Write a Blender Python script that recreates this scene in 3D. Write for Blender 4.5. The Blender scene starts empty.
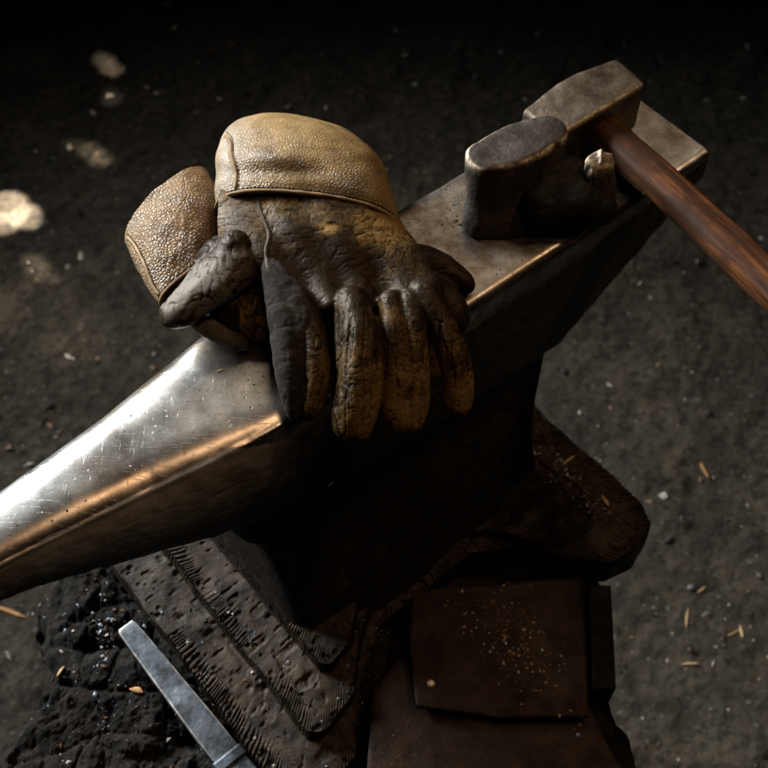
import bpy, bmesh, math, random
import numpy as np
from mathutils import Vector, Matrix
from mathutils.bvhtree import BVHTree
rnd = random.Random(7); rng = np.random.default_rng(11)
S = bpy.context.scene; COL = S.collection
R = math.radians

# ------------------------------------------------------------------ camera
TH = R(55); YAW = R(38.9); FPX = 1200.0; DIST = .878; F = 0.72          # F = height of the anvil face
fwd = np.array([0, math.cos(TH), -math.sin(TH)]); upv = np.array([0, math.sin(TH), math.cos(TH)]); rgt = np.array([1., 0, 0])
POS = np.array([0, 0, F]) - fwd*DIST
cam = bpy.data.cameras.new('camera'); co = bpy.data.objects.new('camera', cam); COL.objects.link(co)
co.location = POS; co.rotation_euler = (math.pi/2 - TH, 0, 0)
cam.sensor_width = 36; cam.lens = 36*FPX/768; cam.clip_start = .05; cam.clip_end = 100
cam.dof.use_dof = True; cam.dof.focus_distance = .86; cam.dof.aperture_fstop = 10.0
S.camera = co
# ------------------------------------------------------------------ world, lamps, exposure
w = bpy.data.worlds.new('World'); S.world = w; w.use_nodes = True
bg = w.node_tree.nodes['Background']; bg.inputs[0].default_value = (.55, .62, .75, 1); bg.inputs[1].default_value = .0015
S.view_settings.view_transform = 'Standard'; S.view_settings.look = 'None'; S.view_settings.exposure = 0; S.view_settings.gamma = 1
def area(name, loc, tgt, sx, sy, power, col, spread=180):
    l = bpy.data.lights.new(name, 'AREA'); l.shape = 'RECTANGLE'; l.size = sx; l.size_y = sy; l.energy = power; l.color = col; l.spread = R(spread)
    o = bpy.data.objects.new(name, l); COL.objects.link(o); o.location = loc
    o.rotation_euler = (Vector(tgt)-Vector(loc)).to_track_quat('-Z', 'Y').to_euler(); return o
def spot(name, loc, tgt, deg, power, col, blend=.5, rad=.01):
    l = bpy.data.lights.new(name, 'SPOT'); l.spot_size = R(deg); l.spot_blend = blend; l.energy = power; l.color = col; l.shadow_soft_size = rad
    o = bpy.data.objects.new(name, l); COL.objects.link(o); o.location = loc
    o.rotation_euler = (Vector(tgt)-Vector(loc)).to_track_quat('-Z', 'Y').to_euler(); return o
LK = 1.0
area('window_lamp', (-1.75, 1.35, 1.62), (-.15, .02, F), 1.0, .75, 29*LK, (.89, .955, 1.0), 60)
area('added_top_fill_lamp', (.35, 1.75, 2.9), (.12, .12, F), 1.1, .8, .75*LK, (1.0, .84, .64), 50)  # added lamp, gives the flat steel tops something to reflect
spot('overhead_lamp', (1.10, .36, 2.35), (.14, .06, .4), 60, 27*LK, (1.0, .70, .42), 1.0, .10)
spot('added_horn_lamp', (.30, -.16, 2.3), (.05, .0, .5), 46, 10*LK, (1.0, .60, .33), 1.0, .17)  # added small warm lamp, makes the copper band on the horn

# ------------------------------------------------------------------ coordinates
U = np.array([math.cos(YAW), math.sin(YAW), 0]); N = np.array([-math.sin(YAW), math.cos(YAW), 0])
O = np.array([.202, .333, 0]) - N*.06
def A(x, y, z): return O + U*x + N*y + np.array([0, 0, z])              # anvil coordinates: x along it, y across, z height
def P(px, py, h=0., base=F):                                           # the place at height base+h seen at a spot of the photograph
    v = fwd + rgt*(px-384)/FPX - upv*(py-384)/FPX
    return POS + v*((base+h-POS[2])/v[2])
def proj(V):
    v = V-POS; z = v@fwd
    return 384+FPX*(v@rgt)/z, 384-FPX*(v@upv)/z

# ------------------------------------------------------------------ numpy noise
_T = rng.random((64, 64, 64)).astype(np.float32)*2-1
def vn(p, s=1.):
    q = np.asarray(p)*s; i = np.floor(q).astype(int); f = q-i; f = f*f*f*(f*(f*6-15)+10); i &= 63; j = (i+1) & 63
    x0, y0, z0 = i[..., 0], i[..., 1], i[..., 2]; x1, y1, z1 = j[..., 0], j[..., 1], j[..., 2]; fx, fy, fz = f[..., 0], f[..., 1], f[..., 2]
    def L(a, b, t): return a+(b-a)*t
    return L(L(L(_T[x0, y0, z0], _T[x1, y0, z0], fx), L(_T[x0, y1, z0], _T[x1, y1, z0], fx), fy),
             L(L(_T[x0, y0, z1], _T[x1, y0, z1], fx), L(_T[x0, y1, z1], _T[x1, y1, z1], fx), fy), fz)
def fbm(p, s, o=4, g=.5):
    r = 0; a = 1; t = 0
    for k in range(o): r = r+a*vn(np.asarray(p)+k*.37, s*2**k); t += a; a *= g
    return r/t
def ridge(p, s, o=3): # 1 on creases
    r = 0; a = 1; t = 0
    for k in range(o): r = r+a*(1-np.abs(vn(np.asarray(p)+k*.53, s*2**k))*2.2).clip(0, 1)**3; t += a; a *= .6
    return r/t
def sst(a, b, x): t = np.clip((x-a)/(b-a), 0, 1); return t*t*(3-2*t)

# ------------------------------------------------------------------ mesh helpers
def mkmesh(name, V, Fc, mat, parent=None, smooth=True, col=None, attrs=None):
    me = bpy.data.meshes.new(name); me.from_pydata([tuple(map(float, v)) for v in V], [], [tuple(map(int, f)) for f in Fc]); me.validate(); me.update()
    if smooth: me.polygons.foreach_set('use_smooth', [True]*len(me.polygons))
    o = bpy.data.objects.new(name, me); COL.objects.link(o)
    if mat: me.materials.append(mat)
    if col is not None:
        a = me.color_attributes.new('pigment_light', 'FLOAT_COLOR', 'POINT')
        c = np.ones((len(V), 4), np.float32); c[:, :3] = col; a.data.foreach_set('color', c.ravel())
    for k, v in (attrs or {}).items():
        a = me.attributes.new(k, 'FLOAT', 'POINT'); a.data.foreach_set('value', np.asarray(v, np.float32))
    if parent: parent_to(o, parent)
    return o
def parent_to(o, p):
    o.parent = p; bpy.context.view_layer.update(); o.matrix_parent_inverse = p.matrix_world.inverted()
def thing(name, loc, label, cat, group=None):
    o = bpy.data.objects.new(name, None); COL.objects.link(o); o.location = loc; o.empty_display_size = .02
    tag(o, label, cat, group); bpy.context.view_layer.update(); return o
def tag(o, label, cat, group=None):
    o['label'] = label; o['category'] = cat
    if group: o['group'] = group
    return o
def gridfaces(nr, nt, closed=True):
    i = np.arange(nr-1)[:, None]; j = np.arange(nt if closed else nt-1)[None, :]; k = (j+1) % nt
    return np.stack([i*nt+j, i*nt+k, (i+1)*nt+k, (i+1)*nt+j], -1).reshape(-1, 4)
def loft(rings, closed=True, cap0=False, cap1=False):
    Rg = np.asarray(rings, float); nr, nt, _ = Rg.shape
    V = Rg.reshape(-1, 3); Fc = [tuple(f) for f in gridfaces(nr, nt, closed)]
    if cap0: Fc.append(tuple(range(nt))[::-1])
    if cap1: Fc.append(tuple(range((nr-1)*nt, nr*nt)))
    return V, Fc
def vnormals(V, Fc):
    Q = np.array([f for f in Fc if len(f) == 4]); n = np.cross(V[Q[:, 2]]-V[Q[:, 0]], V[Q[:, 3]]-V[Q[:, 1]])
    o = np.zeros_like(V)
    for k in range(4): np.add.at(o, Q[:, k], n)
    return o/(np.linalg.norm(o, axis=1, keepdims=True)+1e-12)
def spline(pts, n):                                                    # Catmull-Rom through points of any dimension
    p = np.asarray(pts, float); p = np.vstack([2*p[0]-p[1], p, 2*p[-1]-p[-2]]); m = len(p)-3
    t = np.linspace(0, m-1e-6, n); i = t.astype(int); f = (t-i)[:, None]
    a, b, c, d = p[i], p[i+1], p[i+2], p[i+3]
    return .5*((2*b)+(c-a)*f+(2*a-5*b+4*c-d)*f*f+(3*b-a-3*c+d)*f**3)
def tube(path, rad, nt=8, flat=None):
    path = np.asarray(path); n = len(path); T = np.gradient(path, axis=0); T /= np.linalg.norm(T, axis=1, keepdims=True)+1e-12
    rad = np.broadcast_to(rad, (n,)); ref = np.array([.1, .2, 1.]); rings = []
    for i in range(n):
        a = np.cross(T[i], ref); a /= np.linalg.norm(a); b = np.cross(a, T[i]); th = np.linspace(0, 2*np.pi, nt, endpoint=False)
        rings.append(path[i]+rad[i]*(np.cos(th)[:, None]*a+np.sin(th)[:, None]*b))
    return loft(rings, True, True, True)
# signed distance volume -> surface nets
class Vol:
    def __init__(s, lo, hi, h):
        s.lo = np.array(lo, float); s.h = h; s.n = np.ceil((np.array(hi)-s.lo)/h).astype(int)+1
        s.f = np.full(s.n, .03, np.float32)
    def sub(s, lo, hi):
        a = np.clip(np.floor((lo-s.lo)/s.h).astype(int), 0, s.n-1); b = np.clip(np.ceil((hi-s.lo)/s.h).astype(int)+1, 1, s.n)
        g = np.stack(np.meshgrid(*[s.lo[k]+s.h*np.arange(a[k], b[k]) for k in range(3)], indexing='ij'), -1)
        return tuple(slice(a[k], b[k]) for k in range(3)), g
    def cone(s, a, b, ra, rb, k=.006, flat=None, cut=False):
        a = np.array(a, float); b = np.array(b, float); m = max(ra, rb)*(1 if flat is None else 1.0)+k+.004
        sl, g = s.sub(np.minimum(a, b)-m, np.maximum(a, b)+m)
        if g.size == 0: return
        q = g-a; d = b-a
        if flat is not None:
            ax, fc = flat; ax = np.array(ax, float); ax /= np.linalg.norm(ax)
            q = q+(q@ax)[..., None]*ax*(fc-1); d = d+ax*(d@ax)*(fc-1)
        t = np.clip((q@d)/(d@d+1e-12), 0, 1); D = np.linalg.norm(q-t[..., None]*d, axis=-1)-(ra+(rb-ra)*t)
        if flat is not None: D = D/flat[1]**.5
        c = s.f[sl]
        if cut: D = -D; h = np.maximum(k-abs(D-c), 0)/k; s.f[sl] = np.maximum(c, D)+h*h*k/4
        else: h = np.maximum(k-abs(D-c), 0)/k; s.f[sl] = np.minimum(c, D)-h*h*k/4
    def chain(s, pts, k=.006, flat=None, cut=False, n=None):
        p = np.array(pts, float)
        if n: p = spline(p, n)
        for i in range(len(p)-1): s.cone(p[i, :3], p[i+1, :3], p[i, 3], p[i+1, 3], k, flat, cut)
    def mesh(s):
        f = s.f; sg = f < 0; nx, ny, nz = f.shape
        c = np.zeros((nx-1, ny-1, nz-1), np.int8)
        for dx in (0, 1):
            for dy in (0, 1):
                for dz in (0, 1): c += sg[dx:nx-1+dx, dy:ny-1+dy, dz:nz-1+dz]
        I = np.argwhere((c > 0) & (c < 8)); idx = -np.ones(c.shape, int); idx[tuple(I.T)] = np.arange(len(I))
        acc = np.zeros((len(I), 3)); cnt = np.zeros(len(I))
        for ax in range(3):
            o1, o2 = [k for k in range(3) if k != ax]
            for u in (0, 1):
                for v in (0, 1):
                    p0 = I.copy(); p0[:, o1] += u; p0[:, o2] += v; p1 = p0.copy(); p1[:, ax] += 1
                    a = f[tuple(p0.T)]; b = f[tuple(p1.T)]; m = (a < 0) != (b < 0); t = a/(a-b+1e-12*(a == b))
                    q = p0.astype(float); q[:, ax] += t; acc[m] += q[m]; cnt[m] += 1
        V = s.lo+s.h*acc/cnt[:, None]; Fs = []
        for ax in range(3):
            o1, o2 = [(1, 2), (2, 0), (0, 1)][ax]
            sa = [slice(None)]*3; sb = [slice(None)]*3; sa[ax] = slice(0, -1); sb[ax] = slice(1, None)
            m = sg[tuple(sa)] != sg[tuple(sb)]; E = np.argwhere(m); E = E[(E[:, o1] > 0) & (E[:, o2] > 0) & (E[:, o1] < f.shape[o1]-1) & (E[:, o2] < f.shape[o2]-1)]
            def g(d1, d2): q = E.copy(); q[:, o1] -= d1; q[:, o2] -= d2; return idx[tuple(q.T)]
            Q = np.stack([g(0, 0), g(1, 0), g(1, 1), g(0, 1)], 1); fl = sg[tuple(E.T)]
            Q[~fl] = Q[~fl][:, ::-1]; Fs.append(Q)
        return V, np.vstack(Fs)
def smoothv(V, Fc, n=2, lam=.5):
    for _ in range(n):
        acc = np.zeros_like(V); c = np.zeros(len(V))
        for k in range(4):
            np.add.at(acc, Fc[:, k], V[Fc[:, (k+1) % 4]]); np.add.at(c, Fc[:, k], 1)
        V = V+lam*(acc/np.maximum(c, 1)[:, None]-V)
    return V
def caster(objs):
    dg = bpy.context.evaluated_depsgraph_get(); L = []
    for o in objs:
        m = o.matrix_world; vs = [m @ v.co for v in o.data.vertices]; L.append(BVHTree.FromPolygons(vs, [tuple(p.vertices) for p in o.data.polygons]))
    def cast(px, py):
        v = fwd+rgt*(px-384)/FPX-upv*(py-384)/FPX; best = None
        for b in L:
            loc, nor, i, d = b.ray_cast(Vector(POS), Vector(v).normalized())
            if loc is not None and (best is None or d < best[2]): best = (np.array(loc), np.array(nor), d)
        return best
    return cast

# ------------------------------------------------------------------ material helpers
class M:
    def __init__(s, name, rough=.5, metal=0, spec=.5):
        s.m = bpy.data.materials.new(name); s.m.use_nodes = True; s.nt = s.m.node_tree; s.b = s.nt.nodes['Principled BSDF']
        s.b.inputs['Roughness'].default_value = rough; s.b.inputs['Metallic'].default_value = metal; s.b.inputs['Specular IOR Level'].default_value = spec
        s.co = s.nt.nodes.new('ShaderNodeTexCoord').outputs['Object']; s.h = None
    def n(s, t, **k):
        n = s.nt.nodes.new(t)
        for a, b in k.items():
            if hasattr(n, a): setattr(n, a, b)
            else: s.set(n.inputs[a.replace('_', ' ')], b)
        return n
    def set(s, i, v):
        if isinstance(v, bpy.types.NodeSocket): s.nt.links.new(v, i)
        else: i.default_value = v
    def noise(s, sc, det=4, ro=.55, dist=0, vec=None):
        return s.n('ShaderNodeTexNoise', Scale=sc, Detail=det, Roughness=ro, Distortion=dist, Vector=vec or s.co).outputs['Fac']
    def vor(s, sc, feature='F1', vec=None, rand=1.0, out='Distance'):
        return s.n('ShaderNodeTexVoronoi', feature=feature, Scale=sc, Randomness=rand, Vector=vec or s.co).outputs[out]
    def ramp(s, fac, stops):
        r = s.n('ShaderNodeValToRGB'); s.set(r.inputs[0], fac); e = r.color_ramp.elements
        while len(e) < len(stops): e.new(.5)
        for k, (p, c) in enumerate(stops):
            e[k].position = p; e[k].color = (c, c, c, 1) if not hasattr(c, '__len__') else (*c, 1)
        return r.outputs[0]
    def mix(s, fac, a, b, mode='MIX'):
        n = s.nt.nodes.new('ShaderNodeMix'); n.data_type = 'RGBA'; n.blend_type = mode
        s.set(n.inputs[0], fac)
        for i, v in ((6, a), (7, b)):
            s.set(n.inputs[i], v if isinstance(v, bpy.types.NodeSocket) else ((*v, 1) if hasattr(v, '__len__') else (v, v, v, 1)))
        return n.outputs[2]
    def math(s, op, a, b=0.):
        n = s.nt.nodes.new('ShaderNodeMath'); n.operation = op; s.set(n.inputs[0], a); s.set(n.inputs[1], b); return n.outputs[0]
    def mapv(s, scale=(1, 1, 1), rot=(0, 0, 0), vec=None):
        n = s.nt.nodes.new('ShaderNodeMapping'); n.inputs['Scale'].default_value = scale; n.inputs['Rotation'].default_value = rot; s.set(n.inputs['Vector'], vec or s.co); return n.outputs[0]
    def warp(s, sc, amt, vec=None):
        n = s.n('ShaderNodeTexNoise', Scale=sc, Detail=2, Vector=vec or s.co).outputs['Color']
        a = s.nt.nodes.new('ShaderNodeVectorMath'); a.operation = 'SCALE'; s.set(a.inputs[0], n); a.inputs['Scale'].default_value = amt
        b = s.nt.nodes.new('ShaderNodeVectorMath'); b.operation = 'ADD'; s.set(b.inputs[0], a.outputs[0]); s.set(b.inputs[1], vec or s.co); return b.outputs[0]
    def bump(s, h, dist, strength=1.):
        n = s.nt.nodes.new('ShaderNodeBump'); n.inputs['Distance'].default_value = dist; n.inputs['Strength'].default_value = strength; s.set(n.inputs['Height'], h)
        if s.h is not None: s.set(n.inputs['Normal'], s.h)
        s.h = n.outputs[0]; s.set(s.b.inputs['Normal'], s.h); return s
    def attr(s, name, out='Fac'):
        n = s.nt.nodes.new('ShaderNodeAttribute'); n.attribute_name = name; return n.outputs[out]
    def base(s, c): s.set(s.b.inputs['Base Color'], c if isinstance(c, bpy.types.NodeSocket) else (*c, 1)); return s
    def rough(s, c): s.set(s.b.inputs['Roughness'], c); return s

# ---- steel of the anvil: polish=1 worn bright, 0 dark forge scale, between: rough flank lightened as if dimly lit
def steel(name, bright=(.62, .59, .55), brown=(.27, .21, .15), r0=.25, r1=.46):
    m = M(name, metal=1.0); pol = m.attr('polish_lit')
    big = m.noise(14, 5, .6); fine = m.noise(420, 3, .6)
    pat = m.attr('patina'); c = m.mix(m.ramp(m.math('ADD', big, m.math('MULTIPLY', pat, .16)), [(.40, 0), (.66, 1)]), bright, brown); c = m.mix(m.math('MULTIPLY', pat, .66), c, m.mix(m.ramp(m.noise(48, 8, .75), [(.4, 0), (.6, 1)]), (.105, .080, .056), (.036, .026, .018)))
    c = m.mix(m.ramp(m.noise(60, 6, .7), [(.42, 0), (.62, .45)]), c, tuple(v*.6 for v in bright))
    pit = m.ramp(m.vor(170, vec=m.warp(40, .01)), [(.10, 1), (.17, 0)]); pm = m.ramp(m.noise(30, 3), [(.50, 0), (.62, 1)])
    pits = m.math('MULTIPLY', pit, pm)
    scale = m.mix(m.ramp(m.noise(110, 6, .75), [(.4, 0), (.62, 1)]), (.006, .005, .004), (.034, .027, .019))
    c = m.mix(pits, c, (.04, .033, .028)); c = m.mix(m.ramp(m.noise(300, 4, .7), [(.60, 0), (.68, .6)]), c, (.06, .048, .036)); c = m.mix(pol, scale, c); m.base(c); m.set(m.b.inputs['Metallic'], m.ramp(pol, [(.40, .08), (.8, 1)]))
    scr = m.noise(1, 3, .6, vec=m.mapv((60, 900, 60), (0, 0, R(25)))); scr2 = m.noise(1, 3, .6, vec=m.mapv((700, 50, 80), (0, 0, R(-20))))
    r = m.math('ADD', m.math('MULTIPLY', m.noise(25, 6, .65), .30), r0-.10)
    r = m.math('ADD', r, m.math('MULTIPLY', pits, .3)); r = m.math('ADD', r, m.math('MULTIPLY', pat, .14))
    rr = m.mix(pol, .62, r); m.rough(rr)
    m.bump(m.ramp(scr, [(.62, 0), (.70, 1)]), .00005, .8); m.bump(m.ramp(scr2, [(.64, 0), (.72, 1)]), .00004, .7); m.bump(m.noise(38, 6, .65), .0006, .3); m.bump(m.mix(pol, m.noise(160, 6, .75), m.math('MULTIPLY', pits, -.22)), .0012, .7)
    return m.m
STEEL = steel('worn_steel'); 
def dark_iron(name, a=(.022, .018, .014), b=(.085, .062, .042), sc=90, rough=.55, metal=.6, bd=.0012):
    m = M(name, rough, metal, .15); m.base(m.mix(m.ramp(m.noise(sc, 7, .7), [(.38, 0), (.68, 1)]), a, b))
    m.rough(m.ramp(m.noise(sc*.6, 4), [(.3, rough-.12), (.7, rough+.2)]))
    m.bump(m.noise(sc*.5, 7, .75), bd*1.5, .9); m.bump(m.noise(420, 4, .7), .0005, .7); m.bump(m.ramp(m.vor(150), [(.05, 0), (.16, 1)]), .0008, .5); return m.m
IRON = dark_iron('dark_forged_iron', (.005, .0038, .003), (.020, .0135, .009), 90, .6, .25); PLATE = dark_iron('brown_plate_iron', (.008, .004, .002), (.030, .015, .007), 60, .5, .2, .0012)
def toolsteel(name, a, b, rough=.42):
    m = M(name, rough, .75); e = m.attr('edge')
    c = m.mix(m.ramp(m.noise(45, 6, .65), [(.36, 0), (.66, 1)]), a, b); c = m.mix(m.math('MULTIPLY', e, m.ramp(m.noise(130, 4, .7), [(.35, .2), (.6, 1)])), c, (.85, .66, .44))
    c = m.mix(m.ramp(m.noise(330, 3, .7), [(.58, 0), (.66, .7)]), c, (.025, .019, .014))
    c = m.mix(m.ramp(m.vor(95, vec=m.warp(60, .01)), [(.06, .8), (.14, 0)]), c, (.03, .025, .02)); m.base(c)
    m.rough(m.ramp(m.noise(70, 4), [(.3, rough-.08), (.7, rough+.16)])); m.bump(m.noise(60, 7, .75), .0022, .55); m.bump(m.noise(300, 4, .6), .0005, .6); return m.m
HSTEEL = toolsteel('worn_hammer_steel', (.12, .090, .060), (.030, .020, .013), .48); TSTEEL = toolsteel('dark_tool_steel', (.085, .066, .054), (.022, .015, .011), .55)
def wood():
    m = M('oiled_handle_wood', .42, 0, .09); v = m.warp(9, .012)
    g = m.noise(1, 6, .65, vec=m.mapv((9, 150, 150), (0, 0, 0), v)); g2 = m.noise(1, 4, .6, vec=m.mapv((25, 500, 500), (0, 0, 0)))
    c = m.ramp(g, [(.38, (.016, .006, .003)), (.52, (.068, .025, .009)), (.66, (.15, .054, .017))])
    c = m.mix(m.ramp(m.noise(22, 5, .6), [(.42, 0), (.6, .85)]), c, (.030, .013, .007)); c = m.mix(m.ramp(g2, [(.5, 0), (.7, .45)]), c, (.02, .01, .006)); m.base(c)
    m.rough(m.ramp(g2, [(.3, .48), (.7, .68)])); m.bump(g, .0006, .6); m.bump(g2, .0003, .7); return m.m
WOOD = wood()
# ---- leathers: base pigment is a vertex colour (tan hide, ground-in soot, grey suede, plus painted side light and highlights)
def leather(name, cell, depth, rough=.5, crack=.6, spec=.45, mot=.35, wp=.004):
    m = M(name, rough, 0, spec); v = m.warp(70, wp)
    e = m.vor(cell, 'DISTANCE_TO_EDGE', v); e2 = m.vor(cell*2.3, 'DISTANCE_TO_EDGE', m.warp(160, .003))
    h = m.math('ADD', m.ramp(e, [(0, 0), (.28, 1)]), m.math('MULTIPLY', m.ramp(e2, [(0, 0), (.3, 1)]), .15))
    c = m.mix(1., m.attr('pigment_light', 'Color'), m.ramp(m.noise(55, 6, .7), [(.3, 1-mot), (.7, 1+mot*.5)]), 'MULTIPLY')
    c = m.mix(m.math('MULTIPLY', m.ramp(e, [(.0, 1), (.13, 0)]), crack), c, (.010, .006, .003))
    m.base(c); m.rough(m.ramp(m.noise(90, 4), [(.3, rough-.08), (.7, rough+.12)]))
    m.bump(m.math('MULTIPLY', h, m.ramp(m.noise(20, 3), [(.38, .35), (.62, 1.2)])), depth, .9); m.bump(m.noise(160, 5, .7), .0006, .5); return m.m
L_CUFF = leather('grained_tan_leather', 400, .00042, .46, .35, .30, .4, .003)
L_PEB = leather('coarse_pebbled_leather', 350, .0008, .46, .8, .30, .4, .0025)
def handleather():
    m = M('worn_work_leather', .5, 0, .13); m.b.inputs['Specular Tint'].default_value = (1, .80, .56, 1); v = m.warp(30, .010)
    def rdg(sc, det, vec): return m.n('ShaderNodeTexNoise', noise_type='RIDGED_MULTIFRACTAL', Scale=sc, Detail=det, Roughness=.55, Vector=vec).outputs['Fac']
    w1 = rdg(75, 4, m.mapv((1, .55, .55), (0, 0, .3), v)); w2 = rdg(210, 3, m.warp(80, .004)); n1 = m.noise(38, 8, .72); n2 = m.noise(240, 6, .72, 1.)
    pig_light = m.attr('pigment_light', 'Color'); gr = m.attr('grime_shade'); cr = m.ramp(w1, [(.55, 0), (1.0, 1)]); cr2 = m.ramp(w2, [(.55, 0), (1.0, 1)])  # dirt mask that also carries painted shade
    th = m.math('ADD', m.math('MULTIPLY', gr, .44), -.22)
    t = m.math('ADD', m.math('MULTIPLY', n1, .42), m.math('MULTIPLY', n2, .58)); t = m.math('ADD', t, m.math('MULTIPLY', cr2, .10)); t = m.math('ADD', t, m.math('MULTIPLY', cr, .08))
    tt = m.math('ADD', m.math('ADD', t, th), m.math('MULTIPLY', m.math('SUBTRACT', m.noise(620, 3, .7), .5), .22))
    tt = m.math('SUBTRACT', 1.0, tt); k = m.ramp(tt, [(.40, 0), (.70, 1)]); k1 = m.ramp(tt, [(.27, 0), (.47, 1)])
    c = m.mix(k1, (.013, .0075, .0035), m.mix(.36, (.012, .007, .003), pig_light)); c = m.mix(k, c, pig_light); c = m.mix(m.math('MULTIPLY', cr, .6), c, (.005, .003, .002)); m.base(c)
    m.rough(m.mix(k, .42, .52)); m.bump(m.math('SUBTRACT', 1., cr), .0014, .8); m.bump(m.math('SUBTRACT', 1., cr2), .0007, .8); m.bump(n2, .0006, .6); return m.m
L_HAND = handleather()
def suede():
    m = M('dark_suede', .9, 0, .06); n1 = m.noise(180, 7, .75); c = m.mix(1., m.attr('pigment_light', 'Color'), m.ramp(m.noise(60, 5, .7), [(.3, .55), (.7, 1.5)]), 'MULTIPLY')
    c = m.mix(m.ramp(m.noise(500, 2), [(.6, 0), (.70, .4)]), c, (.10, .085, .07)); m.base(c); m.bump(n1, .0022, .8); return m.m
SUEDE = suede()
def flat(name, c, rough=.6, metal=0, sc=120, var=.5):
    m = M(name, rough, metal, .15); m.base(m.mix(1., c, m.ramp(m.noise(sc, 5, .7), [(.3, 1-var), (.7, 1+var*.4)]), 'MULTIPLY')); m.bump(m.noise(sc*3, 4), .0003, .5); return m.m
PIPE_T = flat('tan_piping', (.24, .15, .068), .6, 0, 90, .6); PIPE_G = flat('grey_piping', (.065, .046, .030), .7, 0, 90, .7); THREAD = flat('dark_thread', (.018, .014, .010), .7)

# ================================================================== SETTING
def ground():
    def ax(a, b, c, n): # dense centre
        return np.concatenate([np.linspace(-9, a, 12, endpoint=False), np.linspace(a, b, n), np.linspace(b, 9, 12)[1:]])
    xs = ax(-1.2, 1.3, 0, 330); ys = ax(-.3, 2.0, 0, 300); X, Y = np.meshgrid(xs, ys, indexing='ij'); p = np.stack([X, Y, X*0], -1)
    Z = fbm(p, 3, 3)*.018+fbm(p, 18, 3)*.007+fbm(p, 60, 2)*.004
    # trodden pebble lumps
    Z += (vn(p, 95) > .52)*.002
    V = np.stack([X, Y, Z], -1).reshape(-1, 3)
    m = M('trodden_earth', .9, 0, .25); n1 = m.noise(9, 8, .7); n2 = m.noise(70, 7, .75)
    c = m.mix(m.ramp(n1, [(.35, 0), (.65, 1)]), (.044, .035, .024), (.110, .086, .055)); c = m.mix(m.ramp(n2, [(.36, 1), (.56, 0)]), c, (.020, .017, .014))
    c = m.mix(m.ramp(m.noise(34, 4), [(.60, 0), (.72, .6)]), c, (.13, .10, .075))
    c = m.mix(m.ramp(m.vor(38, vec=m.warp(20, .02)), [(.08, .8), (.14, 0)]), c, (.16, .135, .11)); m.base(c)
    m.bump(n2, .016, .9); m.bump(m.noise(240, 5, .7), .005, .8)
    o = mkmesh('ground', V, gridfaces(len(xs), len(ys), False), m.m); o['kind'] = 'structure'; return o
GROUND = ground()

# ================================================================== STUMP
ZS = .43
def stump():
    out = [P(36, 584, 0, ZS), P(33, 640, 0, ZS), P(46, 668, 0, ZS), P(22, 712, 0, ZS), P(-15, 765, 0, ZS), P(-20, 860, 0, ZS), P(80, 980, 0, ZS), P(300, 1010, 0, ZS), P(520, 960, 0, ZS), P(640, 830, 0, ZS),
           P(636, 740, 0, ZS), P(612, 690, 0, ZS), P(610, 590, 0, ZS), P(540, 520, 0, ZS), P(400, 470, 0, ZS), P(200, 500, 0, ZS), P(80, 530, 0, ZS)]
    o2 = np.array([q[:2] for q in out]); c = o2.mean(0); n = 700
    ang = np.linspace(0, 2*np.pi, n, endpoint=False)
    s = spline(np.vstack([o2[-1:], o2, o2[:2]]), 3000); a = np.unwrap(np.arctan2(s[:, 1]-c[1], s[:, 0]-c[0])); rr = np.linalg.norm(s-c, axis=1)
    if a[-1] < a[0]: a = a[::-1]; rr = rr[::-1]
    base = np.interp(ang, (a % (2*np.pi))[np.argsort(a % (2*np.pi))], rr[np.argsort(a % (2*np.pi))], period=2*np.pi)
    rings = []
    dirs = np.stack([np.cos(ang), np.sin(ang)], 1)
    for k in np.concatenate([np.linspace(.02, .9, 190), np.linspace(.905, 1, 16)]):
        q = c+dirs*(base*k)[:, None]; p3 = np.concatenate([q, np.zeros((n, 1))], 1)
        cr = ridge(p3*[1, 1, 1]+fbm(p3, 9, 2)[:, None]*.03, 9, 2); crd = 1-np.abs(np.sin(ang*9+fbm(p3, 12, 2)*2.0))**.12
        z = ZS+fbm(p3, 22, 4)*.010+fbm(p3, 90, 4, .65)*.0055-cr**2*.024-ridge(p3*[1, .35, 1]+fbm(p3, 20, 2)[:, None]*.01, 40, 2)**2*.008-crd*.02*k-sst(.93, 1, k)*.02
        rings.append(np.concatenate([q, z[:, None]], 1))
    for zz in np.linspace(0.02, 1, 26):
        q = c+dirs*(base*(1+.02*np.sin(ang*23+fbm(np.stack([ang*3, ang*0+zz*2, ang*0], 1), 2)*4)+.03*fbm(np.stack([np.cos(ang)*3, np.sin(ang)*3, ang*0+zz*.5], 1), 3)))[:, None]
        rings.append(np.concatenate([q, np.full((n, 1), (ZS-.02)*(1-zz)-.02*zz)], 1))
    V, Fc = loft(rings, True, True)
    m = M('charred_wood', .85, 0, .08); g = m.noise(1, 6, .7, vec=m.mapv((30, 30, 4)))
    c2 = m.mix(m.ramp(m.noise(60, 7, .75), [(.4, 0), (.66, 1)]), (.006, .0048, .0036), (.026, .0205, .016)); c2 = m.mix(m.ramp(g, [(.4, 0), (.6, .5)]), c2, (.008, .007, .006))
    c2 = m.mix(m.ramp(m.vor(190, vec=m.warp(50, .01)), [(.08, .6), (.15, 0)]), c2, (.10, .09, .08)); m.base(c2)
    m.bump(m.noise(120, 7, .75), .003, .9); m.bump(g, .004, .5)
    o = mkmesh('tree_stump', V, Fc, m.m); return tag(o, 'big cracked soot-black tree stump that carries the anvil', 'stump')
STUMP = stump()

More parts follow.
